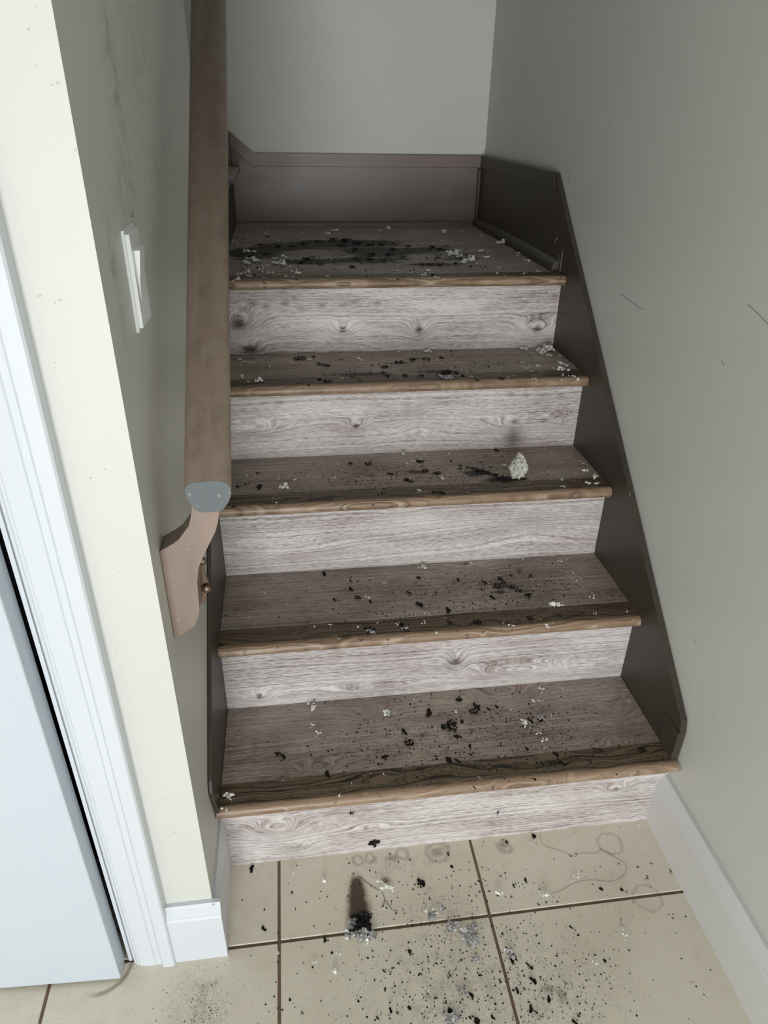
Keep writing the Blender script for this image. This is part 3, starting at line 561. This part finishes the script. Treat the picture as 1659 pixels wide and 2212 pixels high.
CHAR = {
  0: "0.042,-0.011,11 0.067,-0.133,7.7 0.072,-0.137,6.8 0.147,-0.092,5.3 0.127,-0.103,3.5 0.16,-0.14,3.4 0.203,-0.113,3.5 0.312,-0.132,12.2 0.241,-0.046,6.4 0.286,-0.049,3.7 0.358,-0.03,4.7 0.319,-0.015,7.5 0.315,-0.035,4.6 0.121,-0.07,5.4 0.179,-0.168,7.6 0.363,-0.081,13.6 0.374,-0.082,13.6 0.367,-0.088,10.8 0.438,-0.055,7.4 0.437,-0.027,7.5 0.381,-0.114,7.1 0.423,-0.077,3.6 0.531,-0.087,8.2 0.576,-0.101,7.3 0.552,-0.109,10.8 0.557,-0.009,7.7 0.563,-0.016,6.7 0.623,-0.009,11.6 0.586,-0.151,5.3 0.538,-0.13,8 0.475,-0.049,4.7 0.477,-0.097,4.5 0.503,-0.196,5.1 0.632,-0.2,6.9 0.429,-0.099,5.4 0.734,-0.091,5.6 0.694,-0.097,4.6 0.697,-0.109,3.7 0.683,-0.061,5.6 0.697,-0.058,5.7 0.809,-0.103,7.4 0.84,-0.099,8.4 0.869,-0.118,8.3 0.717,-0.136,8.1 0.765,-0.148,5.4 0.768,-0.169,5.3 0.815,-0.144,5.4 0.816,-0.125,10.1 0.767,-0.066,3.8 0.757,-0.143,7.2 0.855,-0.208,3.5 0.28,-0.234,8.1 0.288,-0.237,8.9 0.306,-0.224,6.6 0.328,-0.206,8.3 0.331,-0.213,9.1 0.347,-0.278,5.5 0.229,-0.276,4.7 0.114,-0.259,5.5 0.321,-0.286,5.5 0.372,-0.234,7.4 0.36,-0.227,8.2 0.341,-0.248,8.1 0.374,-0.295,10.2 0.36,-0.289,7.1 0.281,-0.297,8.5 0.302,-0.294,5.5 0.255,-0.305,12.3 0.38,-0.311,10.9 0.19,-0.192,5 0.171,-0.194,6.6 0.313,-0.297,7 0.296,-0.23,3.3 0.26,-0.246,3.2 0.276,-0.263,4.8 0.373,-0.272,4 0.392,-0.255,4.9 0.293,-0.302,7 0.133,-0.282,6.2 0.189,-0.298,3.1 0.502,-0.196,4.3 0.532,-0.254,6.6 0.537,-0.26,7.4 0.55,-0.28,12.1 0.535,-0.282,9.7 0.509,-0.283,6.4 0.51,-0.268,6.5 0.589,-0.293,6.4 0.581,-0.308,7.1 0.543,-0.311,7.9 0.551,-0.314,7.9 0.516,-0.325,9.3 0.522,-0.33,7.8 0.592,-0.342,7.8 0.582,-0.352,10 0.613,-0.327,6.3 0.618,-0.311,3.2 0.445,-0.263,9.7 0.422,-0.291,7.9 0.534,-0.334,4.6 0.53,-0.338,7.7 0.542,-0.341,3.9 0.695,-0.249,4.2 0.565,-0.206,5.1 0.528,-0.208,5.1 0.671,-0.265,6.6 0.677,-0.275,5.7 0.67,-0.292,4 0.665,-0.302,4 0.516,-0.293,4.8 0.501,-0.294,9.5 0.448,-0.328,6.2 0.476,-0.275,6.4 0.395,-0.266,4.8 0.392,-0.255,5.7 0.524,-0.236,4.2 0.414,-0.325,12.3 0.421,-0.33,12.3 0.512,-0.242,11.6 0.504,-0.236,10.8 0.506,-0.246,9.9",
  1: "0.106,0.094,14.7 0.117,0.086,11 0.113,0.078,5.5 0.204,0.09,6.5 0.221,0.077,5.5 0.236,0.138,5.7 0.2,0.034,9.8 0.301,0.046,5.4 0.316,0.058,14.6 0.371,0.09,18.8 0.414,0.046,12.8 0.446,0.123,8.7 0.364,0.123,12.4 0.398,0.198,5 0.326,0.135,6.7 0.326,0.12,7.6 0.344,0.009,6.2 0.387,0.006,4.5 0.394,-0.006,4.4 0.292,-0.022,5.2 0.234,0.034,6.3 0.27,0.084,8.3 0.266,0.133,9.5 0.425,0.165,13.8 0.454,0.124,21.2 0.466,0.121,23.1 0.467,0.135,15.5 0.531,0.171,21.9 0.521,0.159,17.8 0.498,0.2,15.2 0.47,0.095,16.1 0.554,0.163,8 0.574,0.167,7 0.634,0.119,14.6 0.653,0.121,13.7 0.611,0.11,12.6 0.568,0.149,9.9 0.551,0.065,10.3 0.603,0.048,7.5 0.491,0.047,12.9 0.457,0.036,10.1 0.441,0.038,12.8 0.661,0.005,11.9 0.658,0.027,8.3 0.697,0.014,12.9 0.715,0.004,12.8 0.623,0.008,7.3 0.475,-0.03,5.3 0.596,-0.026,4.5 0.758,-0.034,3.6 0.489,0.134,7.8 0.49,0.069,6.5",
  2: "0.297,0.237,15.3 0.308,0.23,17.1 0.301,0.216,11.3 0.285,0.2,10.3 0.372,0.238,11.5 0.379,0.222,12.4 0.281,0.41,7.4 0.282,0.424,8.5 0.278,0.376,9.3 0.242,0.341,12.1 0.29,0.344,14.2 0.433,0.457,5.5 0.436,0.404,9.5 0.317,0.325,7 0.34,0.306,6 0.37,0.353,7.2 0.405,0.35,9.2 0.423,0.302,12 0.223,0.444,12.8 0.303,0.278,5.9 0.119,0.294,3.9 0.56,0.449,8.8 0.495,0.421,6.5 0.525,0.386,9.5 0.479,0.274,11.9 0.583,0.367,14.7 0.621,0.377,17 0.626,0.362,14.7 0.608,0.348,17.7 0.639,0.344,17.7 0.65,0.331,15.5 0.573,0.341,13.5 0.666,0.306,16.4 0.653,0.389,10.7 0.672,0.404,14 0.693,0.382,12.8 0.462,0.341,12.3 0.585,0.312,12.2 0.565,0.299,10.1 0.518,0.283,8 0.533,0.229,16.5 0.647,0.228,14.7 0.58,0.269,8 0.49,0.309,6.1 0.575,0.201,6.7 0.473,0.235,9.7",
  3: "0.042,0.532,13.5 0.082,0.6,9.7 0.037,0.436,12.8 0.087,0.527,12.5 0.421,0.529,15 0.432,0.519,14.9 0.302,0.628,11.2 0.345,0.621,17.8 0.468,0.621,13.5 0.294,0.501,7.3 0.361,0.467,11.3 0.332,0.417,4 0.383,0.41,4 0.059,0.544,10.5 0.475,0.618,18 0.673,0.665,16.3 0.474,0.57,16.4 0.5,0.555,21.8 0.437,0.518,8.5 0.477,0.46,14.5 0.491,0.456,13.4 0.564,0.591,13.4 0.558,0.574,12.2 0.581,0.576,14.4 0.594,0.565,17.6 0.603,0.559,20.9 0.614,0.545,20.8 0.624,0.54,15.3 0.634,0.526,17.3 0.645,0.513,19.4 0.657,0.505,17.2 0.695,0.505,9.7 0.649,0.494,14.9 0.546,0.616,5.6 0.607,0.642,5.7 0.642,0.635,4.6 0.679,0.632,4.6 0.845,0.471,8.6 0.637,0.573,11.1 0.62,0.603,11.3 0.39,0.561,13 0.402,0.553,10.8 0.304,0.534,12.8",
  4: "0.187,0.852,21.1 0.203,0.866,23.6 0.231,0.872,9.5 0.246,0.809,18.4 0.262,0.797,20.6 0.301,0.842,12.9 0.444,0.807,23.3 0.442,0.865,9.6 0.403,0.774,19.5 0.392,0.728,14.5 0.401,0.707,8.9 0.44,0.704,16.6 0.37,0.791,8.1 0.473,0.827,10.6 0.255,0.68,19.4 0.21,0.659,8.5 0.164,0.676,8.6 0.55,0.721,22.5 0.534,0.712,15.7 0.57,0.712,15.7 0.482,0.7,15.5 0.609,0.719,13.6 0.517,0.827,20.1 0.479,0.827,18.9 0.498,0.837,10.7 0.557,0.835,11.9 0.594,0.889,6.1 0.59,0.86,8.5 0.577,0.874,7.3 0.635,0.786,9.4 0.581,0.691,10 0.606,0.658,11 0.669,0.659,9.9 0.658,0.755,13.8 0.7,0.762,9.3 0.314,0.708,13.2 0.334,0.683,10.9 0.188,0.671,7.5 0.237,0.698,10.9",
  5: "0.282,1.459,23.4 0.329,1.494,29.7 0.363,1.456,35.2 0.395,1.41,31.7 0.435,1.382,28.6 0.471,1.38,22.9 0.341,1.369,28.3 0.377,1.302,24.8 0.495,1.296,19.4 0.546,1.352,19.9 0.23,1.408,20 0.194,1.367,19.6 0.152,1.369,19.6 0.096,1.396,16.9 0.119,1.236,15.9 0.075,1.202,18.2 0.228,1.145,28.1 0.214,1.091,22.5 0.263,1.075,19.9 0.248,1.179,18.2 0.368,1.137,23.1 0.407,1.135,25.8 0.443,1.113,17.9 0.346,1.032,19.6 0.415,1.207,26.6 0.468,1.204,24 0.504,1.173,18.4 0.615,1.332,22.6 0.635,1.29,22.3 0.668,1.346,17.1 0.675,1.248,24.7 0.692,1.201,16.2 0.536,1.054,20 0.561,1.052,22.6 0.585,1.044,17.5 0.632,1.055,17.6 0.601,1.154,18.4 0.092,0.95,10.4 0.058,0.993,11.8 0.104,1.033,14.5 0.118,1.558,16.5 0.503,1.564,13.8 0.445,0.867,8 0.196,0.878,9 0.664,1.027,12.5 0.461,0.894,9.2 0.541,0.912,10.5",
}
ASH = {
  0: "0.243,-0.149,17.1 0.255,-0.138,12.1 0.229,-0.156,13.6 0.25,-0.159,12.8 0.377,-0.15,14.7 0.411,-0.175,17.1 0.419,-0.171,12 0.449,-0.178,16.3 0.436,-0.192,18.7 0.447,-0.2,16.9 0.437,-0.205,13.4 0.445,-0.235,10.7 0.406,-0.279,11.1 0.41,-0.285,9.5 0.375,-0.323,15.4 0.386,-0.32,12.3 0.506,-0.234,12.4 0.398,-0.136,10.5",
  1: "0.624,0.116,11.7 0.658,0.125,11.8 0.345,0.178,11.8",
  2: "0.305,0.224,11.4 0.379,0.229,8.6",
  3: "0.67,0.575,11.1",
  4: "0.531,0.682,17.6 0.543,0.674,17.6",
  5: "",
}

def parse(s): return [tuple(float(x) for x in t.split(',')) for t in s.split()]
def lump_mesh(seed, n=1, sub=2, flat=0.6, jag=0.55, freq=1.6):
    r = random.Random(seed); bm = bmesh.new()
    for i in range(n):
        c = Vector((r.uniform(-.55, .55), r.uniform(-.4, .4), r.uniform(0, .25))) if n > 1 else Vector()
        s = r.uniform(.35, .6) if n > 1 else 1.0
        res = bmesh.ops.create_icosphere(bm, subdivisions=sub, radius=1.0)
        off = Vector((r.uniform(0, 50), r.uniform(0, 50), r.uniform(0, 50)))
        ax = Vector((r.uniform(.7, 1.1), r.uniform(.5, .9), flat))
        for v in res['verts']:
            d = v.co.normalized()
            k = 1.0 + jag*mnoise.noise(d*freq+off) + jag*0.7*mnoise.noise(d*freq*2.7+off) + 0.25*jag*r.uniform(-1, 1)
            q = d*k; v.co = Vector((q.x*ax.x, q.y*ax.y, q.z*ax.z))*s + c
    mz = min(v.co.z for v in bm.verts); mx = max(abs(v.co.x) for v in bm.verts)
    for v in bm.verts: v.co = Vector((v.co.x, v.co.y, v.co.z-mz))*(0.5/mx)
    return finish(bm, 'lump')
def sheet(bm, r, c, s, tilt=0.5):
    """one thin curled flake with a ragged outline, added to bm"""
    n = r.randint(7, 10); rot = Matrix.Rotation(r.uniform(0, 6.28), 3, 'Z') @ Matrix.Rotation(r.uniform(-tilt, tilt), 3, 'X') @ Matrix.Rotation(r.uniform(-tilt, tilt), 3, 'Y')
    curl = r.uniform(-.5, .6); asp = r.uniform(.45, .9); th = 0.10
    ring = [(math.cos(a)*q, math.sin(a)*q*asp) for a, q in [(i*math.tau/n, r.uniform(.45, 1.0)) for i in range(n)]]
    top = []; bot = []
    for x, y in ring:
        z = curl*x*x + r.uniform(-.08, .08)
        top.append(bm.verts.new(c + rot @ Vector((x, y, z+th))*s)); bot.append(bm.verts.new(c + rot @ Vector((x*.93, y*.93, z))*s))
    ct = bm.verts.new(c + rot @ Vector((0, 0, th+.05))*s); cb = bm.verts.new(c + rot @ Vector((0, 0, 0))*s)
    for i in range(n):
        j = (i+1) % n
        bm.faces.new((top[i], top[j], ct)); bm.faces.new((bot[j], bot[i], cb)); bm.faces.new((bot[i], bot[j], top[j], top[i]))
def flake_mesh(seed, n=1, spread=.5, tilt=.35):
    r = random.Random(seed); bm = bmesh.new()
    for i in range(n):
        c = Vector((r.uniform(-spread, spread), r.uniform(-spread, spread)*.8, r.uniform(0, .3))) if n > 1 else Vector()
        sheet(bm, r, c, r.uniform(.25, .55) if n > 1 else 1.0, tilt*(2 if n > 1 else 1))
    mz = min(v.co.z for v in bm.verts); mx = max(abs(v.co.x) for v in bm.verts)
    for v in bm.verts: v.co = Vector((v.co.x, v.co.y, v.co.z-mz))*(0.5/mx)
    return finish(bm, 'flake')
def withmat(meshes, mat):
    for m in meshes: m.materials.append(mat)
    return meshes
def tuft_mesh(seed, n=11, sub=1):
    r = random.Random(seed); bm = bmesh.new()
    for i in range(n):
        c = Vector((r.gauss(0, .42), r.gauss(0, .30), abs(r.gauss(0, .22))))
        if i % 2:
            sheet(bm, r, c, r.uniform(.20, .42), 1.1)
        else:
            q = bmesh.new(); bmesh.ops.create_icosphere(q, subdivisions=sub, radius=1.0); off = Vector((seed*3.1, i*5.7, 1.3)); s = r.uniform(.16, .34)
            st_ = Vector((r.uniform(.7, 1.5), r.uniform(.6, 1.1), r.uniform(.5, 1.0)))
            m = {}
            for v in q.verts:
                d = v.co.normalized(); kk = 1 + .8*mnoise.noise(d*1.9+off) + r.uniform(-.25, .25)
                m[v] = bm.verts.new(c + Vector((d.x*st_.x, d.y*st_.y, d.z*st_.z))*kk*s)
            for f in q.faces: bm.faces.new([m[v] for v in f.verts])
            q.free()
    mz = min(v.co.z for v in bm.verts); mx = max(abs(v.co.x) for v in bm.verts)
    for v in bm.verts: v.co = Vector((v.co.x, v.co.y, v.co.z-mz))*(0.5/mx)
    return finish(bm, 'tuft')
BG_W = withmat([tuft_mesh(40+i) for i in range(8)], M_fluff)
SM_W = withmat([tuft_mesh(60+i, 4) for i in range(8)], M_fluff)
SM_B = withmat([flake_mesh(80+i, 1 if i < 3 else 3, .55) for i in range(8)], M_char)
BG_B = withmat([flake_mesh(120+i, 15, .8) for i in range(6)], M_char)
AS_M = withmat([flake_mesh(160+i, 12, .6, .5) for i in range(5)], M_ash)
TREAD = {1: 'lowest stair', 2: 'second stair up', 3: 'middle stair', 4: 'stair below the landing', 5: 'landing'}
def where(k, x, y):
    if k == 0:
        if y > -.16:
            if x < .096: return 'on the narrow tile beside the left baseboard return'
            return 'on the scorched tile touching the bottom riser' if x < .4885 else 'on the tile between bottom riser and right baseboard'
        if x < .096: return 'on the tile before the pale wall end'
        return 'on the sooty tile beyond the scorched one' if x < .4885 else 'on the outer tile along the right baseboard'
    part = 'nosing' if y < RY[k]+.0335 else 'boards'
    side = 'handrail side' if x < .29 else ('middle' if x < .60 else 'right skirt side')
    return 'on the %s %s, %s' % (TREAD[k], part, side)
rr = random.Random(11)
def drop(name, me, x, y, z, size, label, cat, group, hs=1.0, squash=1.0, lift=0.0):
    o = D.objects.new(name, me); COL.objects.link(o)
    o.location = (x, y, z+lift); o.rotation_euler = (0, 0, rr.choice((0, math.pi))+rr.uniform(-.5, .5))
    o.scale = (size, size*squash, size*hs)
    return tag(o, label, cat, group)
for k in range(6):
    z = Z[k] + (0.0003 if k == 0 else 0.0009)
    for x, y, s in parse(WHITE[k]):
        s /= 1000.0; x = min(max(x, 0.006), .872) if k else x
        big = s > 0.0125
        nm = 'fluff_tuft' if big else 'fluff_crumb'
        lb_ = ('ragged white fluff tuft ' if big else 'small white fluff crumb ') + where(k, x, y)
        drop(nm, rr.choice(BG_W if big else SM_W), x, y, z, s*(1.55 if k == 5 else 1.35), lb_, 'fluff', ('white fluff tufts ' if big else 'white fluff crumbs ')+where(k, x, y), 1.0, 1.25)
    for x, y, s in parse(CHAR[k]):
        s /= 1000.0; x = min(max(x, 0.006), .872) if k else x
        big = s > 0.0140
        nm = 'char_clump' if big else 'char_flake'
        lb_ = ('crumbled black charred clump ' if big else 'small black charred flake ') + where(k, x, y)
        drop(nm, rr.choice(BG_B if big else SM_B), x, y, z, s*(0.88 if k == 0 else 1.05), lb_, 'charred flake', ('black charred clumps ' if big else 'black charred flakes ')+where(k, x, y), 0.55 if big else 0.5, 1.25)
    for x, y, s in parse(ASH[k]):
        s /= 1000.0
        drop('ash_crumble', rr.choice(AS_M), x, y, z, s*1.45, 'pale grey crumble of ash ' + where(k, x, y), 'ash', 'grey ash crumbles ' + where(k, x, y), 0.6, 1.2)
# the large fluff lump on the middle tread
def big_lump():
    r = random.Random(3); bm = bmesh.new(); bmesh.ops.create_icosphere(bm, subdivisions=5, radius=1.0); off = Vector((4.2, 9.1, 2.7))
    for v in bm.verts:
        d = v.co.normalized()
        q = 1 + .22*mnoise.noise(d*1.3+off) + .20*mnoise.noise(d*3.3+off) + .13*mnoise.noise(d*7.5+off) + .09*mnoise.noise(d*16+off) + .03*r.uniform(-1, 1)
        p = d*q
        taper = 1.0 - .45*max(0, p.z)
        v.co = Vector((p.x*.0205*taper, p.y*.0170*taper, p.z*.0300))
        if p.z < -.3: v.co.y -= .008*(-p.z-.3)
    mz = min(v.co.z for v in bm.verts)
    for v in bm.verts: v.co.z = max(v.co.z-mz-.004, 0)
    return finish(bm, 'fluff_lump')
o = link('fluff_lump', big_lump(), M_fluff_g, None, (.683, .517, Z[3]+.0008)); tag(o, 'large pale fluff lump standing on the middle stair tread', 'fluff')
o = link('fluff_wad', tuft_mesh(777, 22, 2), M_fluff, None, (.300, -.081, .0004)); o.scale = (.040, .024, .022); o.rotation_euler = (0, 0, -.5)
tag(o, 'bright white torn fluff wad beside the scorch mark on the tiles', 'fluff')
o = link('burnt_heap', flake_mesh(901, 26, .75, .7), M_char, None, (.245, -.147, .0004)); o.scale = (.046, .042, .030); tag(o, 'black burnt heap lying over the grout line at the scorch mark', 'burnt debris')
for i, (x, y, s) in enumerate(((.232, -.150, .024), (.243, -.158, .020), (.225, -.165, .022), (.253, -.166, .026), (.265, -.172, .020), (.240, -.172, .018))):
    drop('ash_curl', AS_M[i % 5], x, y, .0006, s, 'pale curl of ash heaped on the burnt pile over the grout', 'ash', 'ash curls on the burnt pile', .9, 1.1)
# char stuck on the bottom riser, below the nosing
for i, (x, z, s) in enumerate(((.2883, .022, .026), (.245, .124, .014), (.5419, .079, .014))):
    o = D.objects.new('stuck_char', BG_B[i]); COL.objects.link(o); o.location = (x, -.0004, z); o.rotation_euler = (math.pi/2, 0, .4*i); o.scale = (s, s, s*.3)
    tag(o, ('large black char clot' if i == 0 else 'small black char clot') + ' stuck to the front of the bottom riser', 'charred flake', None if i == 0 else 'small char clots on the bottom riser')
# flakes stuck to the right skirt board and to the rail
ri = random.Random(8)
for (y, z, s) in ((.985, 1.028, .006), (.992, 1.019, .005), (1.20, 1.005, .005), (.965, 1.003, .004), (.945, .985, .005), (.943, .975, .004), (.905, .935, .006), (.902, .905, .005), (.355, .600, .007), (.60, .80, .004), (.21, .41, .004), (.46, .69, .005), (.952, .99, .004)):
    o = D.objects.new('stuck_crumb', ri.choice(SM_W)); COL.objects.link(o); o.location = (XR-.0003 if y < .94 or z > .985 else XR-.0003, y, z); o.rotation_euler = (0, -math.pi/2, ri.uniform(0, 3)); o.scale = (s*1.2, s*.6, s*.25)
    tag(o, 'tiny white crumb stuck to the dark right skirt board', 'fluff', 'white crumbs on the right skirt board')
# one fine specks object per surface (far too many and too small to count)
TAKEN = {}
def specks(name, z, clusters, seed, mat, smin, smax, label, bounds, cat='soot'):
    r = random.Random(seed); vs = []; fs = []
    for cx, cy, sx, sy, n in clusters:
        for _ in range(int(n*1.5)):
            x = r.gauss(cx, sx); y = r.gauss(cy, sy)
            if not (bounds[0] < x < bounds[1] and bounds[2] < y < bounds[3]): continue
            s = smin + (smax*1.25-smin)*r.random()**2.2
            cell = TAKEN.setdefault(round(z, 3), {}); ci, cj = int(x//.008), int(y//.008)
            if any((x-qx)**2+(y-qy)**2 < ((s+qs)*1.12)**2 for di in (-1, 0, 1) for dj in (-1, 0, 1) for qx, qy, qs in cell.get((ci+di, cj+dj), ())): continue
            cell.setdefault((ci, cj), []).append((x, y, s))
            a = r.uniform(0, 6.28); b = len(vs); el = r.uniform(.35, 1)
            for i in range(5):
                t = a+i*math.tau/5; q = s*r.uniform(.6, 1.1)
                px, py = math.cos(t)*q, math.sin(t)*q*el
                vs.append((x+px*math.cos(a)-py*math.sin(a), y+px*math.sin(a)+py*math.cos(a), z))
            vs.append((x, y, z+s*.5))
            for i in range(5): fs.append((b+i, b+(i+1) % 5, b+5))
            fs.append((b+4, b+3, b+2, b+1, b))
    me = D.meshes.new(name); me.from_pydata(vs, [], fs)
    return tag(link(name, me, mat), label, cat, None, 'stuff')
TB = lambda k: (.008, .872 if k < 5 else .855, RY[k]-.018, RY[k+1]-.004 if k < 5 else 1.80)
specks('soot_specks', Z[1]+.0008, [(.484, .10, .13, .055, 520), (.644, .11, .07, .035, 200), (.36, .10, .09, .05, 160), (.50, .015, .22, .02, 260), (.44, .1, .4, .1, 120)], 1, M_char, .0006, .0026, 'fine black soot specks scattered over the lowest stair tread', TB(1))
specks('soot_specks', Z[2]+.0008, [(.622, .341, .09, .04, 520), (.42, .325, .09, .05, 240), (.56, .26, .16, .03, 260), (.4, .3, .3, .07, 120)], 2, M_char, .0006, .0025, 'fine black soot specks scattered over the second stair tread', TB(2))
specks('soot_specks', Z[3]+.0008, [(.60, .545, .05, .02, 200), (.65, .508, .05, .015, 200), (.342, .555, .08, .035, 260), (.5, .49, .14, .02, 140), (.4, .53, .3, .06, 80)], 3, M_char, .0006, .0024, 'fine black soot specks scattered over the middle stair tread', TB(3))
specks('soot_specks', Z[4]+.0008, [(.45, .79, .14, .05, 300), (.55, .72, .08, .02, 120), (.35, .72, .12, .03, 120)], 4, M_char, .0006, .0024, 'fine black soot specks scattered on the tread below the landing', TB(4))
specks('soot_specks', Z[5]+.0008, [(.353, 1.43, .14, .05, 260), (.446, 1.26, .10, .06, 200), (.40, 1.12, .14, .05, 200), (.22, 1.12, .07, .04, 120), (.6, 1.2, .09, .12, 160), (.1, 1.2, .08, .15, 120), (.4, 1.0, .25, .04, 120)], 5, M_char, .0007, .0034, 'fine black soot specks scattered over the landing', TB(5))
FB = (.01, .872, -1.2, -.004)
specks('soot_specks', .0003, [(.42, -.27, .12, .07, 620), (.55, -.28, .08, .06, 260), (.40, -.12, .12, .05, 180), (.40, -.20, .05, .04, 160), (.45, -.45, .25, .12, 400), (.5, -.2, .3, .15, 200), (-.04, -.26, .05, .05, 0)], 6, M_char, .0005, .0022, 'fine black soot specks scattered over the beige floor tiles', FB)
specks('soot_specks', .0003, [(-.030, -.235, .012, .03, 70), (-.022, -.262, .012, .010, 60), (-.07, -.25, .03, .04, 50), (-.05, -.32, .06, .05, 60)], 16, M_char, .0004, .0013, 'fine black soot specks on the tile before the cream wall end', (-.16, .09, -.5, -.185))
specks('fluff_specks', Z[5]+.0008, [(.07, 1.02, .06, .05, 90), (.12, 1.10, .06, .06, 70), (.64, 1.10, .06, .04, 90), (.7, 1.15, .1, .12, 90), (.4, 1.3, .3, .25, 110), (.8, 1.05, .05, .08, 40)], 7, M_fluff, .0006, .0024, 'fine white fluff specks scattered over the landing', TB(5), 'fluff')
specks('fluff_specks', Z[4]+.0008, [(.80, .80, .05, .06, 110), (.07, .80, .06, .05, 40), (.45, .78, .25, .06, 50)], 8, M_fluff, .0005, .0020, 'fine white fluff specks scattered on the tread below the landing', TB(4), 'fluff')
specks('fluff_specks', Z[3]+.0008, [(.80, .53, .05, .05, 50), (.4, .53, .3, .06, 60)], 9, M_fluff, .0005, .0018, 'fine white fluff specks scattered over the middle stair tread', TB(3), 'fluff')
specks('fluff_specks', Z[2]+.0008, [(.5, .3, .25, .07, 60)], 10, M_fluff, .0005, .0016, 'fine white fluff specks scattered over the second stair tread', TB(2), 'fluff')
specks('fluff_specks', Z[1]+.0008, [(.5, .1, .25, .07, 60)], 12, M_fluff, .0005, .0016, 'fine white fluff specks scattered over the lowest stair tread', TB(1), 'fluff')
# hair strand and a forked twig on the tiles
def strand(name, paths, rad, z, mat):
    bm = bmesh.new()
    for path in paths:
        P = [Vector((x, y, z)) for x, y in path]; Q = []
        for i in range(len(P)-1):
            a, b, c, d = P[max(i-1, 0)], P[i], P[i+1], P[min(i+2, len(P)-1)]
            for j in range(5):
                t = j/5.0
                Q.append(0.5*((2*b)+(c-a)*t+(2*a-5*b+4*c-d)*t*t+(3*b-a-3*c+d)*t**3))
        Q.append(P[-1]); prev = None
        for i, q in enumerate(Q):
            d = (Q[min(i+1, len(Q)-1)]-Q[max(i-1, 0)]).normalized(); s = Vector((-d.y, d.x, 0))
            ring = [bm.verts.new(q+s*rad*math.cos(a)+Vector((0, 0, rad*(1+math.sin(a))))) for a in (0, 2.09, 4.19)]
            if prev:
                for m in range(3): bm.faces.new((prev[m], prev[(m+1) % 3], ring[(m+1) % 3], ring[m]))
            prev = ring
    return link(name, finish(bm, name), mat)
tag(strand('hair_strand', [[(.7502, -.0519), (.77, -.0731), (.7836, -.087), (.7855, -.1004), (.7706, -.1163), (.7434, -.1237), (.7036, -.1159), (.6694, -.1185), (.6418, -.1293), (.6166, -.1347)]], .00024, .0002, M_twig), 'long thin dark hair looping over the tile near the right baseboard', 'hair')
tag(strand('hair_strand', [[(.6352, -.0089), (.6375, -.0318), (.6664, -.048), (.6902, -.0633), (.705, -.058), (.735, -.062), (.752, -.054)]], .00022, .0002, M_twig), 'thin dark hair curling out from the foot of the bottom riser', 'hair')
tag(strand('twig', [[(.2519, -.0527), (.2725, -.0735), (.288, -.087)], [(.2929, -.0911), (.2961, -.1082), (.2872, -.1216)], [(.2961, -.1060), (.3069, -.1267)]], .0005, .0003, M_twig), 'dark forked twig beside the white fluff wad on the tiles', 'twig')
